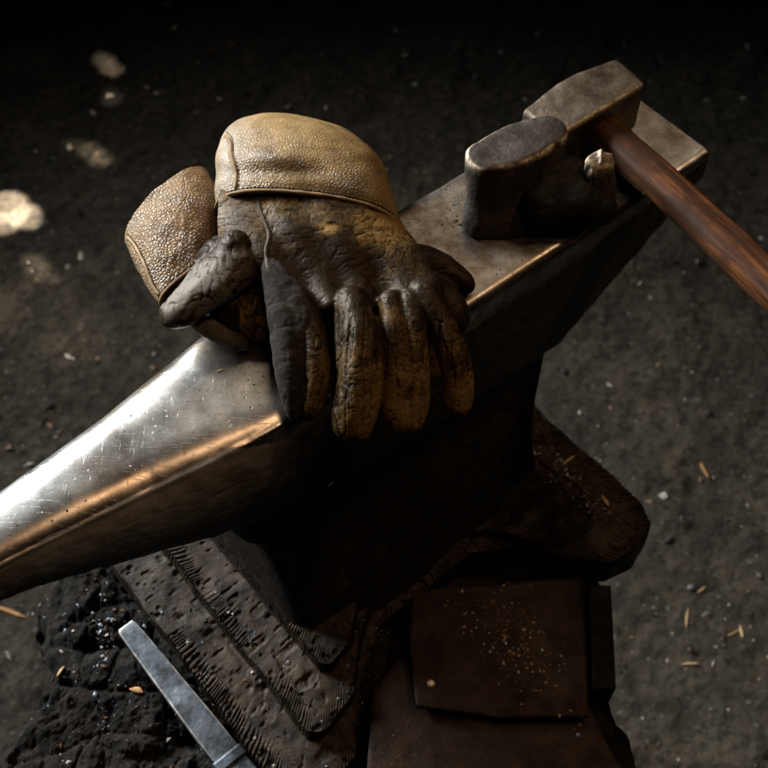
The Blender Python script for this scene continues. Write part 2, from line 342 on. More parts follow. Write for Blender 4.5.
# ================================================================== ANVIL
AN = thing('anvil', A(-.35, 0, .43), 'large old steel anvil with polished horn and stepped foot, standing on the black stump', 'anvil')
def sup(n, p, a, bt, bb):                                              # superellipse, separate powers for top and bottom come from p
    t = np.linspace(0, 2*np.pi, n, endpoint=False)+np.pi/n
    # even arc spacing by dense resample
    td = np.linspace(0, 2*np.pi, 4000); c, s = np.cos(td), np.sin(td)
    r = (np.abs(c/a)**p+np.abs(s/np.where(s > 0, bt, bb))**p)**(-1/p); y = r*c; z = r*s
    L = np.concatenate([[0], np.cumsum(np.hypot(np.diff(y), np.diff(z)))]); u = np.linspace(0, L[-1], n, endpoint=False)
    return np.interp(u, L, y), np.interp(u, L, z)
def bodyring(x):
    n = 560
    if x > -.44:                                                       # heel and face block
        a = .060 if x < -.03 else .060-.001*((x+.03)/.03)**2*1
        D = np.interp(x, [-.44, -.30, -.152, -.01, 0], [.125, .150, .150, .036, .032]); p = np.interp(x, [-.44, -.36, -.30, 0], [5.5, 8, 12, 14]); b = D/2; cz = -b
    else:
        q = -(x+.44)
        a = np.interp(q, [0, .03, .07, .12, .2, .3, .40, .43], [.060, .0590, .0535, .0455, .0325, .019, .006, .001])
        b = np.interp(q, [0, .03, .08, .2, .3, .40, .43], [.0640, .0650, .0575, .033, .019, .006, .001]); p = np.interp(q, [0, .03, .1, .2, .3, .43], [5.5, 4.0, 2.9, 2.5, 2.3, 2.1]); cz = -b
    y, z = sup(n, p, a, b, b)
    if x <= -.44:
        q = -(x+.44); cz = cz+np.interp(q, [0, .1, .43], [0, 0, .012])
    return x, y, z+cz, a, b
def anvil_loft(name, xs, cap0, cap1):
    rings = []; pol = []; pat = []
    for x in xs:
        X, y, z, a, b = bodyring(x); p3 = np.stack([y*0+x, y, z], 1)
        q = max(0, -(x+.44))
        nrm = np.arctan2(y/a, (z+b)/b)                                  # 0 up, + back, - front
        edge = np.exp(-((nrm+.80)/.06)**2); 
        d = fbm(p3, 25, 3)*.0006
        side = sst(-.78+.07*min(1, q/.05), -.90+.07*min(1, q/.05), nrm)+sst(.86, 1.0, nrm); side = np.clip(side, 0, 1)
        d = d+side*(fbm(p3, 90, 3)*.0012-ridge(p3, 70, 2)*.0006)
        chip = sst(.35, .6, fbm(p3, 45, 2))*edge*.0022*(1 if q == 0 else .3); d = d-chip+ (np.exp(-((nrm+.75)/.04)**2)*.0012 if q > 0 else 0)
        ln = np.hypot(y/a, (z+b)/b)+1e-9; ny, nz = (y/a)/ln, ((z+b)/b)/ln
        y2 = y+ny*d; z2 = z+nz*d
        wr = (1-sst(0, .03, q))*sst(.46, .36, -x); z2 = z2-wr*np.where(z > -.03, (np.clip(np.abs(y)-(a-.0085), 0, 1)/.0085)**2*.0024*(1+.5*fbm(p3*[1, 0, 0], 30, 3)), 0)
        rings.append(O+np.outer(np.full(len(y), x), U)+np.outer(y2, N)+np.stack([y*0, y*0, F+z2], 1))
        lo = -.96+.25*min(1, q/.05)+(.06*fbm(p3, 60, 3)); pat.append(sst(-.46, -.34, x)*(1-.95*np.exp(-((nrm+.80)/.09)**2))); po = sst(lo-.05, lo+.05, nrm)*(1-sst(.95, 1.1, nrm)); pol.append(np.maximum(po, (.36*sst(-1.9, -1.2, nrm) if q > 0 else .36*sst(.33, .44, -x)*sst(-1.6, -1.0, nrm))))  # rough upper flank lightened in colour as if dimly lit, fading below
    V, Fc = loft(rings, True, cap0, cap1); xx = (V-O)@U
    return mkmesh(name, V, Fc, STEEL, AN, attrs={'polish_lit': np.concatenate(pol), 'patina': np.concatenate(pat)})
def seg(a, b, s): return np.linspace(a, b, max(2, int(abs(b-a)/s)+1))
BODY = anvil_loft('face_block', np.concatenate([[-.0005, -.001, -.002], seg(-.004, -.44, .0025)]), True, False)
HORN = anvil_loft('horn', seg(-.44, -.87, .0025), False, True)
def waist():
    rings = []
    for z, ax, ay, cx in spline([(.455, .150, .115, -.342), (.48, .142, .104, -.338), (.52, .145, .084, -.330), (.555, .158, .062, -.318), (.58, .168, .058, -.322), (.60, .170, .057, -.325)], 60):
        y, x = sup(220, 9, ay, ax, ax); rings.append(O+np.outer(x+cx, U)+np.outer(y, N)+np.array([0, 0, z]))
    V, Fc = loft(rings); return mkmesh('waist', V, Fc, IRON, AN)
waist()
def foot():
    o = [(-.207, .165), (-.207, -.05), (-.207, -.188), (-.195, -.197), (-.145, -.185), (-.10, -.14), (-.05, -.105), (.05, -.105), (.09, -.13), (.115, -.165), (.14, -.192), (.172, -.199), (.198, -.193), (.209, -.165), (.205, 0), (.205, .16), (.14, .165), (.05, .10), (-.05, .10), (-.14, .165)]
    o = np.array(o); c = np.array([-.36, -.02]); q = np.vstack([o, o[:1]]); out = []
    L = np.concatenate([[0], np.cumsum(np.linalg.norm(np.diff(q, axis=0), axis=1))]); n = 2200; u = np.linspace(0, L[-1], n, endpoint=False)
    out = np.stack([np.interp(u, L, q[:, 0]), np.interp(u, L, q[:, 1])], 1)
    ker = np.hanning(25); ker /= ker.sum(); out = np.stack([np.convolve(np.concatenate([out[-12:, k], out[:, k], out[:12, k]]), ker, 'valid') for k in (0, 1)], 1)
    prof = [(1.0, .425, 0, 0), (1.0, .43, 0, 0)]+[(1.0, .43+.02*t, 0, .2) for t in np.linspace(.1, .8, 5)]+[(1.0, .449, 0, .6), (.997, .4515, 0, 1)]   # k, z, step level, edge weight
    z = .452; lv = 0
    for k0, k1 in ((.993, .80), (.785, .60), (.585, .42)):
        for k in np.concatenate([np.linspace(k0, k0-.075, 26), np.linspace(k0-.08, k1, 14)]): prof.append((k, z+.004*(k0-k)/.2, lv, np.exp(-((k0-k-.022)/.028)**2)))
        for t in np.linspace(.08, 1, 8): prof.append((k1-.013*t, z+.004, lv+t, .9*t))
        lv += 1
    prof += [(.40, z+.01, 3, 0), (.33, z+.03, 3, 0)]
    rel = out; right = sst(-.02, .08, rel[:, 0]); step = .012*(1-.80*right)
    ph = np.cumsum(1/(.0046*(1+.45*vn(np.stack([u*1., u*0, u*0], 1), 130))))*(L[-1]/n)*2*np.pi
    rings = []
    for k, z, lv, sw in prof:
        p2 = out*k; pu = np.stack([u, u*0, u*0], 1)
        lenv = .35+.65*(vn(pu+7, 210)*.5+.5); dent = sst(.15, .75, np.sin(ph+sw*0+k*14+.7*vn(pu+lv*3., 90)))*lenv*sst(-.5, .1, vn(pu+3+lv, 28))
        nrm = p2/np.linalg.norm(p2, axis=1, keepdims=True); q3 = np.concatenate([p2, np.full((n, 1), z)], 1)
        pp = p2*(1+(fbm(q3, 14, 3)*.018+fbm(q3, 60, 2)*.008)[:, None])-nrm*(dent*.0013*sw)[:, None]
        zz = z+step*lv+fbm(q3, 28, 4)*.0030*(k < 1)-sw*dent*.0034-sst(.42, .6, vn(q3, 210))*.0014*(k < .99)-sst(.3, .6, vn(q3+5, 90))*.0012*(k < .99)+right*(k < .80)*(fbm(q3, 24, 2)*.02)+right*.012*sst(.432, .448, z)
        rings.append(O+np.outer(pp[:, 0]+c[0], U)+np.outer(pp[:, 1]+c[1], N)+np.concatenate([np.zeros((n, 2)), zz[:, None]], 1))
    V, Fc = loft(rings); m = dark_iron('hammered_foot_iron', (.008, .005, .003), (.040, .025, .0135), 70, .55, .25, .001)
    return mkmesh('foot', V, Fc, m, AN)
FOOT = foot()

# ================================================================== PLATES AND BAR ON THE STUMP
def slab(name, pts, th, mat, seglen=.004, bow=0., wob=.0006, parent=None):
    """pts: corner points on the top surface, in order; a plate of thickness th with softened edges"""
    pts = [np.array(p, float) for p in pts]; c = sum(pts)/len(pts); n = np.cross(pts[1]-pts[0], pts[2]-pts[1]); n /= np.linalg.norm(n)
    if n[2] < 0: n = -n
    L = []
    for i, p in enumerate(pts):
        q = pts[(i+1) % len(pts)]; k = max(2, int(np.linalg.norm(q-p)/seglen)); L += [p+(q-p)*t for t in np.linspace(0, 1, k, endpoint=False)]
    L = np.array(L); rings = []
    for k, dz in [(.0, 0), (.3, 0), (.6, 0), (.85, 0), (.95, 0), (.992, -.0002), (1, -.0010), (1.0, -th+.001), (.992, -th), (.6, -th), (0.0, -th)]:
        q = c+(L-c)*k; q = q+n*(dz+fbm(q, 30, 2)*wob)[:, None] if True else q
        if bow: q = q+n*(-bow*(np.linalg.norm(L-c, axis=1)*k/.1)**2)[:, None]
        rings.append(q)
    V, Fc = loft(rings); return mkmesh(name, V, Fc, mat, parent)
def plates():
    t = thing('steel_plate', P(500, 650, 0, .452), 'upper flat brown steel plate with a small rivet, in front of the anvil waist', 'steel plate', 'steel plates on the stump')
    pl = slab('plate', [P(412, 590, .012, .455), P(408, 640, .010, .455), P(416, 706, .008, .455), P(500, 718, .006, .455), P(589, 716, .008, .455), P(584, 575, .014, .455)], .005, PLATE, .003, .002, .0008, t)
    cst = caster([pl]); b = cst(431, 684)
    th = np.linspace(0, 2*np.pi, 24, endpoint=False); rings = [b[0]+np.stack([np.cos(th)*r, np.sin(th)*r, th*0+h], 1) for r, h in ((.0035, -.001), (.0035, .001), (.0028, .002), (.0012, .0026))]
    V, Fc = loft(rings, True, False, True); mkmesh('rivet', V, Fc, TSTEEL, t, attrs={'edge': np.ones(len(V))})
    o = slab('steel_plate', [P(372, 690, .004, .448), P(396, 660, .005, .448), P(560, 640, .004, .448), P(600, 730, .002, .448), P(640, 800, 0, .448), P(560, 860, 0, .448), P(400, 830, 0, .448), P(366, 780, .001, .448)], .006, PLATE, .003, 0, .0008)
    tag(o, 'lower dark steel plate with a cut corner, lying under the riveted plate', 'steel plate', 'steel plates on the stump')
    o2 = slab('iron_block', [P(589, 585, .0, .452), P(592, 690, -.004, .452), P(616, 688, -.004, .452), P(611, 585, .0, .452)], .05, IRON, .003)
    tag(o2, 'narrow dark iron block standing beside the right edge of the riveted plate', 'iron block')
plates()
def bar():
    a = P(127, 629, .006, .437); b = P(300, 850, .006, .437); d = (b-a); Ln = np.linalg.norm(d); d /= Ln; s = np.cross([0, 0, 1], d); s /= np.linalg.norm(s); up = np.array([0, 0, 1.])
    rings = []
    for t in np.concatenate([[0, .001, .003, .006], np.linspace(.01, Ln, 90)]):
        wd = np.interp(t, [0, .003, .02, .12, Ln], [.0072, .0086, .0094, .0120, .0125]); hh = .0065
        y, z = sup(96, 22, wd, hh, hh); c = a+d*t; q = c+np.outer(y, s)+np.outer(z+.002, up); q += fbm(q, 60, 3)[:, None]*up*.0006; rings.append(q)
    V, Fc = loft(rings, True, True, True)
    m = M('scaled_bar_steel', .45, .7); c = m.mix(m.ramp(m.noise(35, 5, .6), [(.4, 0), (.6, 1)]), (.016, .018, .020), (.085, .095, .105)); e = m.attr('edge')
    c = m.mix(m.math('MULTIPLY', e, m.ramp(m.noise(90, 4), [(.35, .2), (.6, 1)])), c, (.5, .46, .4)); m.base(c); m.bump(m.noise(150, 6, .7), .0008, .7)
    rel = (V-a)@d; yy = np.abs((V-a)@s); zz = (V-a)@up
    w = np.interp(rel, [0, .003, .02, .12, Ln], [.0072, .0086, .0094, .0120, .0125])
    e = sst(.86, .95, yy/w)*sst(.003, .007, zz)*(1-sst(.10, .16, rel)); e = np.maximum(e, 1-sst(.001, .004, rel))
    t = thing('steel_bar', a, 'pale-tipped square steel bar lying on the stump beside the anvil foot', 'steel bar')
    mkmesh('shank', V, Fc, m.m, t, attrs={'edge': e})
    # collar near the frame edge
    rings = []
    for t2 in np.linspace(.150, .160, 8):
        y, z = sup(48, 12, .0145, .008, .008); c = a+d*t2; rings.append(c+np.outer(y, s)+np.outer(z+.002, up))
    V, Fc = loft(rings, True, True, True); mkmesh('collar', V, Fc, m.m, t, attrs={'edge': np.zeros(len(V))})
bar()

# ================================================================== HAMMERS
def hammer():
    t = thing('hammer', P(590, 120, 0), 'cross-peen hammer with a brown wooden handle lying across the anvil heel', 'hammer')
    ZT = .052                                                           # height of the upper cheek above the face
    far = P(617, 57, ZT); near = P(647, 82, ZT); mfar = P(571, 76, ZT); mnear = P(601, 107, ZT); pfar = P(517, 111, ZT-.004); pnear = P(566, 124, ZT-.004); 
    h = .0012; V0 = Vol(P(505, 150, -.01)-[.02, .04, .012], P(660, 40, ZT)+[.03, .04, .03], h)
    g = V0.sub(V0.lo, V0.lo+V0.n*V0.h)[1]
    def face(a, b, c, flip=False):
        n = np.cross(b-a, c-a); n /= np.linalg.norm(n); n = -n if flip else n; return (g-a)@n
    # head in its own frame: l along, s across (to viewer), z up
    L0 = (pfar+pnear)/2; L1 = (far+near)/2; l = L1-L0; l[2] = 0; LN = np.linalg.norm(l); l /= LN; s = np.array([l[1], -l[0], 0])
    X = (g-L0)@l; Y = (g-L0)@s; Z = g[..., 2]-F
    def wid(x): return np.interp(x, [-.02, 0, LN*.35, LN*.55, LN*.85, LN*.97, LN], [.020, .021, .0235, .0235, .0205, .0195, .0175])
    cw = lambda p: (p-L0)@s
    cy = np.interp(X, [0, LN], [0, 0])
    zt = np.interp(X, [-.03, 0, LN*.45, LN], [ZT-.020, ZT-.008, ZT, ZT]); zb = np.interp(X, [-.03, 0, LN*.4, LN], [.018, .010, .002, .002])
    dx = np.maximum(-.004-X, X-LN); W = wid(X)
    q = np.stack([dx+.004, np.abs(Y-cy)-W+.004, Z-zt+.004, zb-Z+.004], -1); mx = q[..., 2:].max(-1)
    dd = np.sqrt(np.maximum(q[..., 0], 0)**2+np.maximum(q[..., 1], 0)**2+np.maximum(mx, 0)**2)+np.minimum(np.maximum(np.maximum(q[..., 0], q[..., 1]), mx), 0)-.004
    V0.f = dd.astype(np.float32); V, Fc = V0.mesh(); V = smoothv(V, Fc, 2); V += vnormals(V, Fc)*(fbm(V, 50, 3)*.0009)[:, None]
    X = (V-L0)@l; Y = (V-L0)@s; Z = V[:, 2]-F; zt = np.interp(X, [-.03, 0, LN*.45, LN], [ZT-.020, ZT-.008, ZT, ZT])
    e = np.clip((Y/np.interp(X, [-.02, 0, LN*.35, LN*.55, LN*.85, LN*.97, LN], [.020, .021, .0235, .0235, .0205, .0195, .0175])-.84)/.1, 0, 1)*sst(-.006, -.001, Z-zt)
    mkmesh('head', V, Fc, HSTEEL, t, attrs={'edge': e*.6})
    # handle
    a = P(583, 113, .024); b = P(768, 283, .030); d = b-a; d /= np.linalg.norm(d); Ln = .40; s2 = np.cross([0, 0, 1], d); s2 /= np.linalg.norm(s2); up = np.cross(d, s2); rings = []
    for q in np.linspace(0, Ln, 200):
        wd = np.interp(q, [0, .03, .08, .2, .33, .39, .4], [.0140, .0146, .0152, .0162, .0170, .0165, .012]); hh = np.interp(q, [0, .05, .2, .4], [.0135, .0125, .0135, .0145])
        y, z = sup(72, 2.4, wd, hh, hh); c = a+d*q+s2*.0012*math.sin(q*14); rings.append(c+np.outer(y, s2)+np.outer(z, up))
    V, Fc = loft(rings, True, True, True); V += vnormals(V, Fc)*(fbm(V, 25, 3)*.0009)[:, None]
    # handle mesh lives in its own axes so that the grain runs along it
    Mx = np.stack([d, s2, up], 1); Vl = (V-a)@Mx
    o = mkmesh('handle', Vl, Fc, WOOD); mw = Matrix([[*Mx[0], a[0]], [*Mx[1], a[1]], [*Mx[2], a[2]], [0, 0, 0, 1]])
    o.parent = t; o.matrix_parent_inverse = t.matrix_world.inverted(); o.matrix_basis = mw
    return t
HAMMER = hammer()
def tool():
    t = thing('forging_tool', P(520, 220, 0), 'dark forging tool with oval worn top and rough stub, standing beside the hammer head', 'forging tool')
    h = .0011; H = .064
    a = P(486, 152, H-.006); b = P(548, 126, H); a0 = P(482, 216, .012); b0 = P(540, 205, .012)
    V0 = Vol(P(440, 250, -.004)-[.01, .02, 0], P(630, 90, H)+[.02, .02, .02], h)
    # oval column: stack of stadium sections from base to top
    g = V0.sub(V0.lo, V0.lo+V0.n*V0.h)[1]; Z = (g[..., 2]-F)
    k = np.clip(Z/H, 0, 1)[..., None]; pa = a0+(a-a0)*k; pb = b0+(b-b0)*k
    d2 = (pb-pa)[..., :2]; q = g[..., :2]-pa[..., :2]; tt = np.clip((q*d2).sum(-1)/((d2*d2).sum(-1)+1e-9), 0, 1); rad = .0205*(1-.22*(2*tt-1)**2)
    D = np.linalg.norm(q-tt[..., None]*d2, axis=-1)-(rad+.0035*np.sin(k[..., 0]*3.1)*0-.002*np.exp(-((k[..., 0]-.45)/.2)**2))
    top = Z-(H-.0045*(1-tt)-.35*((D+.018).clip(0, 1)**2)/.03*.35); r = .0035
    qq = np.maximum(D+r, 0)**2+np.maximum(np.maximum(top, -Z)+r, 0)**2
    V0.f = (np.sqrt(qq)+np.minimum(np.maximum(D+r, np.maximum(top, -Z)+r), 0)-r).astype(np.float32)
    V, Fc = V0.mesh(); V = smoothv(V, Fc, 1); nn = vnormals(V, Fc); V += nn*(fbm(V, 45, 4)*.0012)[:, None]
    zz = V[:, 2]-F; e = sst(H-.009, H-.004, zz)*(1-sst(.70, .93, nn[:, 2]))*sst(-.1, .35, fbm(V, 110, 3)+.15)*sst(-.3, .2, -nn[:, 1]+.2)+.5*sst(.05, .4, -nn[:, 0])*sst(H-.014, H-.006, zz)*(1-sst(.8, .97, nn[:, 2])); e = np.clip(e, 0, 1)
    mkmesh('block', V, Fc, TSTEEL, t, attrs={'edge': e})
    # cheek body going right, lumpy
    V0 = Vol(P(520, 260, -.004)-[.01, .02, 0], P(640, 110, .06)+[.02, .03, .0], h)
    V0.chain([(*P(540, 205, .02), .020), (*P(575, 202, .02), .021), (*P(598, 208, .017), .016)], .01); V0.chain([(*P(545, 175, .035), .014), (*P(575, 170, .036), .012)], .01)
    V0.f = np.maximum(V0.f, -(V0.sub(V0.lo, V0.lo+V0.n*V0.h)[1][..., 2]-F-.0004)).astype(np.float32)
    V, Fc = V0.mesh(); V = smoothv(V, Fc, 2); V += vnormals(V, Fc)*(fbm(V, 40, 4)*.0035)[:, None]; V[:, 2] = np.maximum(V[:, 2], F+.0003)
    mkmesh('cheek', V, Fc, IRON, t)
    # torn stub
    path = spline([P(596, 208, .018), P(598, 185, .034), P(600, 166, .050), P(601, 158, .0555)], 30); Vt = []
    rings = []
    for i, p in enumerate(path):
        th = np.linspace(0, 2*np.pi, 60, endpoint=False); r = np.interp(i, [0, 20, 26, 29], [.0150, .0120, .0115, .0095])
        q = p+r*(np.outer(np.cos(th)*1.0, [1, .2, 0])+np.outer(np.sin(th)*.62, [-.2, 1, .3])); q += fbm(q*[1, 1, .25], 190, 2)[:, None]*np.array([1, 1, .6])*.0022; rings.append(q)
    top = rings[-1]; c = top.mean(0)
    for kk in (.75, .5, .25, .05): q = c+(top-c)*kk; q[:, 2] += .0015*(1-kk)+fbm(q*[1.0, .25, 1], 260, 2)*.0035; rings.append(q)
    V, Fc = loft(rings, True, True, True)
    hgt = V[:, 2]-F; mkmesh('stub', V, Fc, TSTEEL, t, attrs={'edge': sst(.044, .052, hgt)*.35})
    return t
TOOL = tool()

# ================================================================== GLOVES
def mixc(a, b, t): return np.asarray(a)*(1-t)[:, None]+np.asarray(b)*t[:, None]
def blob(px, py, cx, cy, rx, ry): return np.exp(-(((px-cx)/rx)**2+((py-cy)/ry)**2))
TAN = np.array([.25, .160, .070]); OCH = np.array([.25, .140, .042]); GREY = np.array([.13, .108, .088]); DARK = np.array([.035, .024, .016])
WRIST = []
def cuff(name, secs, mat, parent, nt=260, nr=130, pig_light=None, disp=None, thick=.0022):
    """secs rows: left(px,py), right(px,py), height of the rim line, rise above it, sag below, forward lean of the crown"""
    rows = []
    for (lx, ly, rx, ry, hc, up_, dn, ln) in secs:
        l = P(lx, ly, hc); r = P(rx, ry, hc); rows.append(np.concatenate([l, r, [up_, dn, ln]]))
    rows = spline(rows, nr); th = np.linspace(0, 2*np.pi, nt, endpoint=False); rings = []
    for k, row in enumerate(rows):
        l, r, up_, dn, ln = row[:3], row[3:6], row[6], row[7], row[8]; c = (l+r)/2; a = (r-l)/2; s = np.sin(th)
        cs = np.sign(np.cos(th))*np.abs(np.cos(th))**.85
        rings.append(c+np.outer(cs, a)+np.outer(np.where(s > 0, s*up_, s*dn), [0, 0, 1])+np.outer(np.where(s > 0, s, 0)*ln, [0, 1, 0]))
    V, Fc = loft(rings); Fa = np.array(Fc); n = vnormals(V, Fa)
    if disp is not None: V = V+n*disp(V)[:, None]
    n = vnormals(V, Fa)
    if ((V-V.mean(0))*n).sum() < 0: n = -n
    Vi = V-n*thick; m = len(V); F2 = Fa[:, ::-1]+m; e0 = [(i, (i+1) % nt, m+(i+1) % nt, m+i) for i in range(nt)]; b = (nr-1)*nt; e1 = [(b+(i+1) % nt, b+i, m+b+i, m+b+(i+1) % nt) for i in range(nt)]
    VV = np.vstack([V, Vi]); FF = np.vstack([Fa, F2, np.array(e0), np.array(e1)])
    px, py = proj(VV); o = mkmesh(name, VV, FF, mat, parent, col=pig_light(VV, px, py)); j = np.arange(int(-nt*.04), int(nt*.54)) % nt; WRIST.append((V[j], n[j])); return o
def seam(name, pts, objs, rad, mat, parent, n=90, lift=.4, stitches=True, nst=3.2, off=3.0, path=None, nor=None):
    cst = caster(objs) if objs else None; pp = spline(pts, n) if objs else []
    if objs: path = []; nor = []
    for a, b in pp:
        h = cst(a, b)
        if h is not None: path.append(h[0]+h[1]*rad*lift*(1 if h[1]@(POS-h[0]) > 0 else -1)); nor.append(h[1] if h[1]@(POS-h[0]) > 0 else -h[1])
    path = np.array(path); nor = np.array(nor)
    ker = np.array([1, 2, 3, 2, 1.])/9; pad = np.vstack([path[:1]]*2+[path]+[path[-1:]]*2); path = np.stack([np.convolve(pad[:, k], ker, 'valid') for k in range(3)], 1)
    tp = np.minimum(1, .15+np.minimum(np.arange(len(path)), np.arange(len(path))[::-1])/5.); V, Fc = tube(path, rad*tp*(1+.22*vn(path, 160)), 10); o = mkmesh(name, V, Fc, mat, parent)
    sdv = np.cross(nor, np.gradient(path, axis=0)); sdv /= np.linalg.norm(sdv, axis=1, keepdims=True)+1e-9
    for sg in (-1, 1):
        V2, F2 = tube((path+sdv*rad*sg*1.15-nor*rad*.1)[3:-3], rad*.36, 6); mkmesh('seam_edge', V2, F2, THREAD, o)
    if stitches:
        T = np.gradient(path, axis=0); L = np.concatenate([[0], np.cumsum(np.linalg.norm(np.diff(path, axis=0), axis=1))]); VV = []; FF = []; k0 = 0
        st = .0032
        for s in np.arange(.001, L[-1]-st, st):
            q = [np.array([np.interp(s+d, L, path[:, k]) for k in range(3)]) for d in (0, st*.3, st*.62)]; nn = np.array([np.interp(s, L, nor[:, k]) for k in range(3)]); tt = q[2]-q[0]; sd = np.cross(nn, tt); sd /= np.linalg.norm(sd)+1e-9
            q = [v+sd*rad*off*.45+nn*rad*.25+nn*(.0003 if i == 1 else 0) for i, v in enumerate(q)]
            v, f = tube(q, .00032, 5); VV.append(v); FF += [tuple(np.array(x)+k0) for x in f]; k0 += len(v)
        mkmesh('stitching', np.vstack(VV), FF, THREAD, o)
    return o

# ---------------- lower glove (points right, thumb folded to the left)
GB = thing('work_glove', P(300, 300, 0), 'lower leather glove with coarse pebbled tan cuff and grey thumb pointing left', 'glove', 'worn leather gloves')
def glove_b():
    def pig_light(V, px, py):
        t = sst(150, 215, px)*.7+.2*fbm(V, 30, 3); c = mixc(np.array([.29, .175, .078]), np.array([.20, .105, .034]), np.clip(t, 0, 1)); return mixc(c, GREY*1.5, .12*np.clip(blob(px, py, 150, 260, 30, 40), 0, 1))  # left side painted paler as the highlight of the side light
    def disp(V): return fbm(V, 28, 3)*.0028-ridge(V, 30, 2)*.0007
    # sections run from wrist (bottom right) to the open end (top left); left = lower side, right = upper side
    c = cuff('cuff', [(161, 303, 222, 258, .034, .012, .022, .0), (149, 285, 224, 226, .032, .021, .024, 0), (137, 262, 218, 195, .028, .027, .026, 0), (125, 242, 208, 175, .024, .026, .024, 0)], L_PEB, GB, pig_light=pig_light, disp=disp)
    h = .0010; V0 = Vol(P(140, 370, 0)*[1, 1, 0]-[.01, .03, -F+.012], P(490, 190, .04)*[1, 1, 0]+[.01, .05, F+.085], h)
    up = ([0, 0, 1], 1.35)
    # palm under the upper glove
    V0.chain([(*P(205, 275, .024), .020), (*P(250, 270, .024), .022), (*P(330, 270, .018), .022), (*P(400, 262, .014), .018)], .012, up, n=8)
    V0.chain([(*P(225, 315, .014), .012), (*P(270, 315, .015), .016), (*P(330, 300, .014), .016), (*P(400, 290, .012), .014)], .012, n=8)
    # fingers out to the right
    V0.chain([(*P(400, 262, .014), .014), (*P(435, 268, .015), .0125), (*P(466, 284, .011), .0085)], .006, n=8)
    V0.chain([(*P(400, 288, .012), .014), (*P(440, 300, .014), .013), (*P(455, 322, .008), .0105)], .006, n=8)
    V0.chain([(*P(192, 272, .026), .020), (*P(222, 262, .028), .021)], .01)
    # thumb
    V0.chain([(*P(240, 262, .050), .015), (*P(220, 277, .045), .0160), (*P(194, 298, .037), .0135), (*P(171, 320, .029), .0088)], .007, ([.25, .3, 1], 1.9), n=12)
    V0.chain([(*P(232, 286, .062), .0022), (*P(205, 300, .054), .0020), (*P(182, 316, .042), .0012)], .004, cut=True, n=8)
    V0.chain([(*P(236, 248, .052), .013), (*P(246, 262, .048), .011)], .006)
    V0.cone(P(238, 262, .070), P(246, 285, .060), .004, .003, .008, cut=True)
    V, Fc = V0.mesh(); V = smoothv(V, Fc, 2)
    n = vnormals(V, Fc); px, py = proj(V); wr = V*[1, 1, 1]
    crs = ridge(V+fbm(V, 40, 2)[:, None]*.012, 60, 2)**2+ridge(V*[1, .5, 1]+fbm(V, 40, 2)[:, None]*.008, 120, 2)**2; d = fbm(V, 35, 3)*.0024-crs*.0012; V = V+n*d[:, None]
    k = np.clip(blob(px, py, 200, 290, 55, 45)*1.4, 0, 1); pg = mixc(DARK*1.5, GREY, k); pg = mixc(pg, OCH, np.clip(blob(px, py, 255, 318, 22, 22)*1.3, 0, 1))
    gr = .95-.60*k+1.1*crs+.5*fbm(V, 60, 3)-.4*blob(px, py, 255, 318, 22, 22)+.25*fbm(V, 50, 2); gr = gr+.7*sst(322, 334, py+(px-160)*.3)*(px < 240)  # last term paints the unlit underside of the thumb darker
    hb = mkmesh('hand', V, Fc, L_HAND, GB, col=pg, attrs={'grime_shade': np.clip(gr, 0, 1.2)})
    seam('cuff_seam', None, None, .0011, PIPE_T, GB, path=WRIST[0][0], nor=WRIST[0][1], off=-5)
    seam('side_seam', [(124, 234), (135, 246), (146, 268), (153, 286), (161, 297)], [c], .0016, PIPE_T, GB, 60, -.2)
    # flap of palm leather under the thumb
    pts = [(196, 322, .018), (212, 334, .012), (232, 343, .009), (243, 344, .008), (246, 332, .012), (236, 318, .018)]
    V0 = Vol(P(180, 360, -.01)-[.01, .02, 0], P(270, 300, .04)+[.01, .03, 0], .0009); V0.chain([(*P(a, b, z), .0042) for a, b, z in pts[:4]], .004, n=10); V0.chain([(*P(205, 322, .018), .004), (*P(236, 332, .012), .006)], .006)
    V, Fc = V0.mesh(); V = smoothv(V, Fc, 1); V = V+vnormals(V, Fc)*(fbm(V, 90, 3)*.0018)[:, None]; mkmesh('palm_flap', V, Fc, L_HAND, GB, col=np.tile(GREY*.75, (len(V), 1)), attrs={'grime_shade': .45+.4*fbm(V, 60, 2)})
    return c, hb
CB, HB = glove_b()

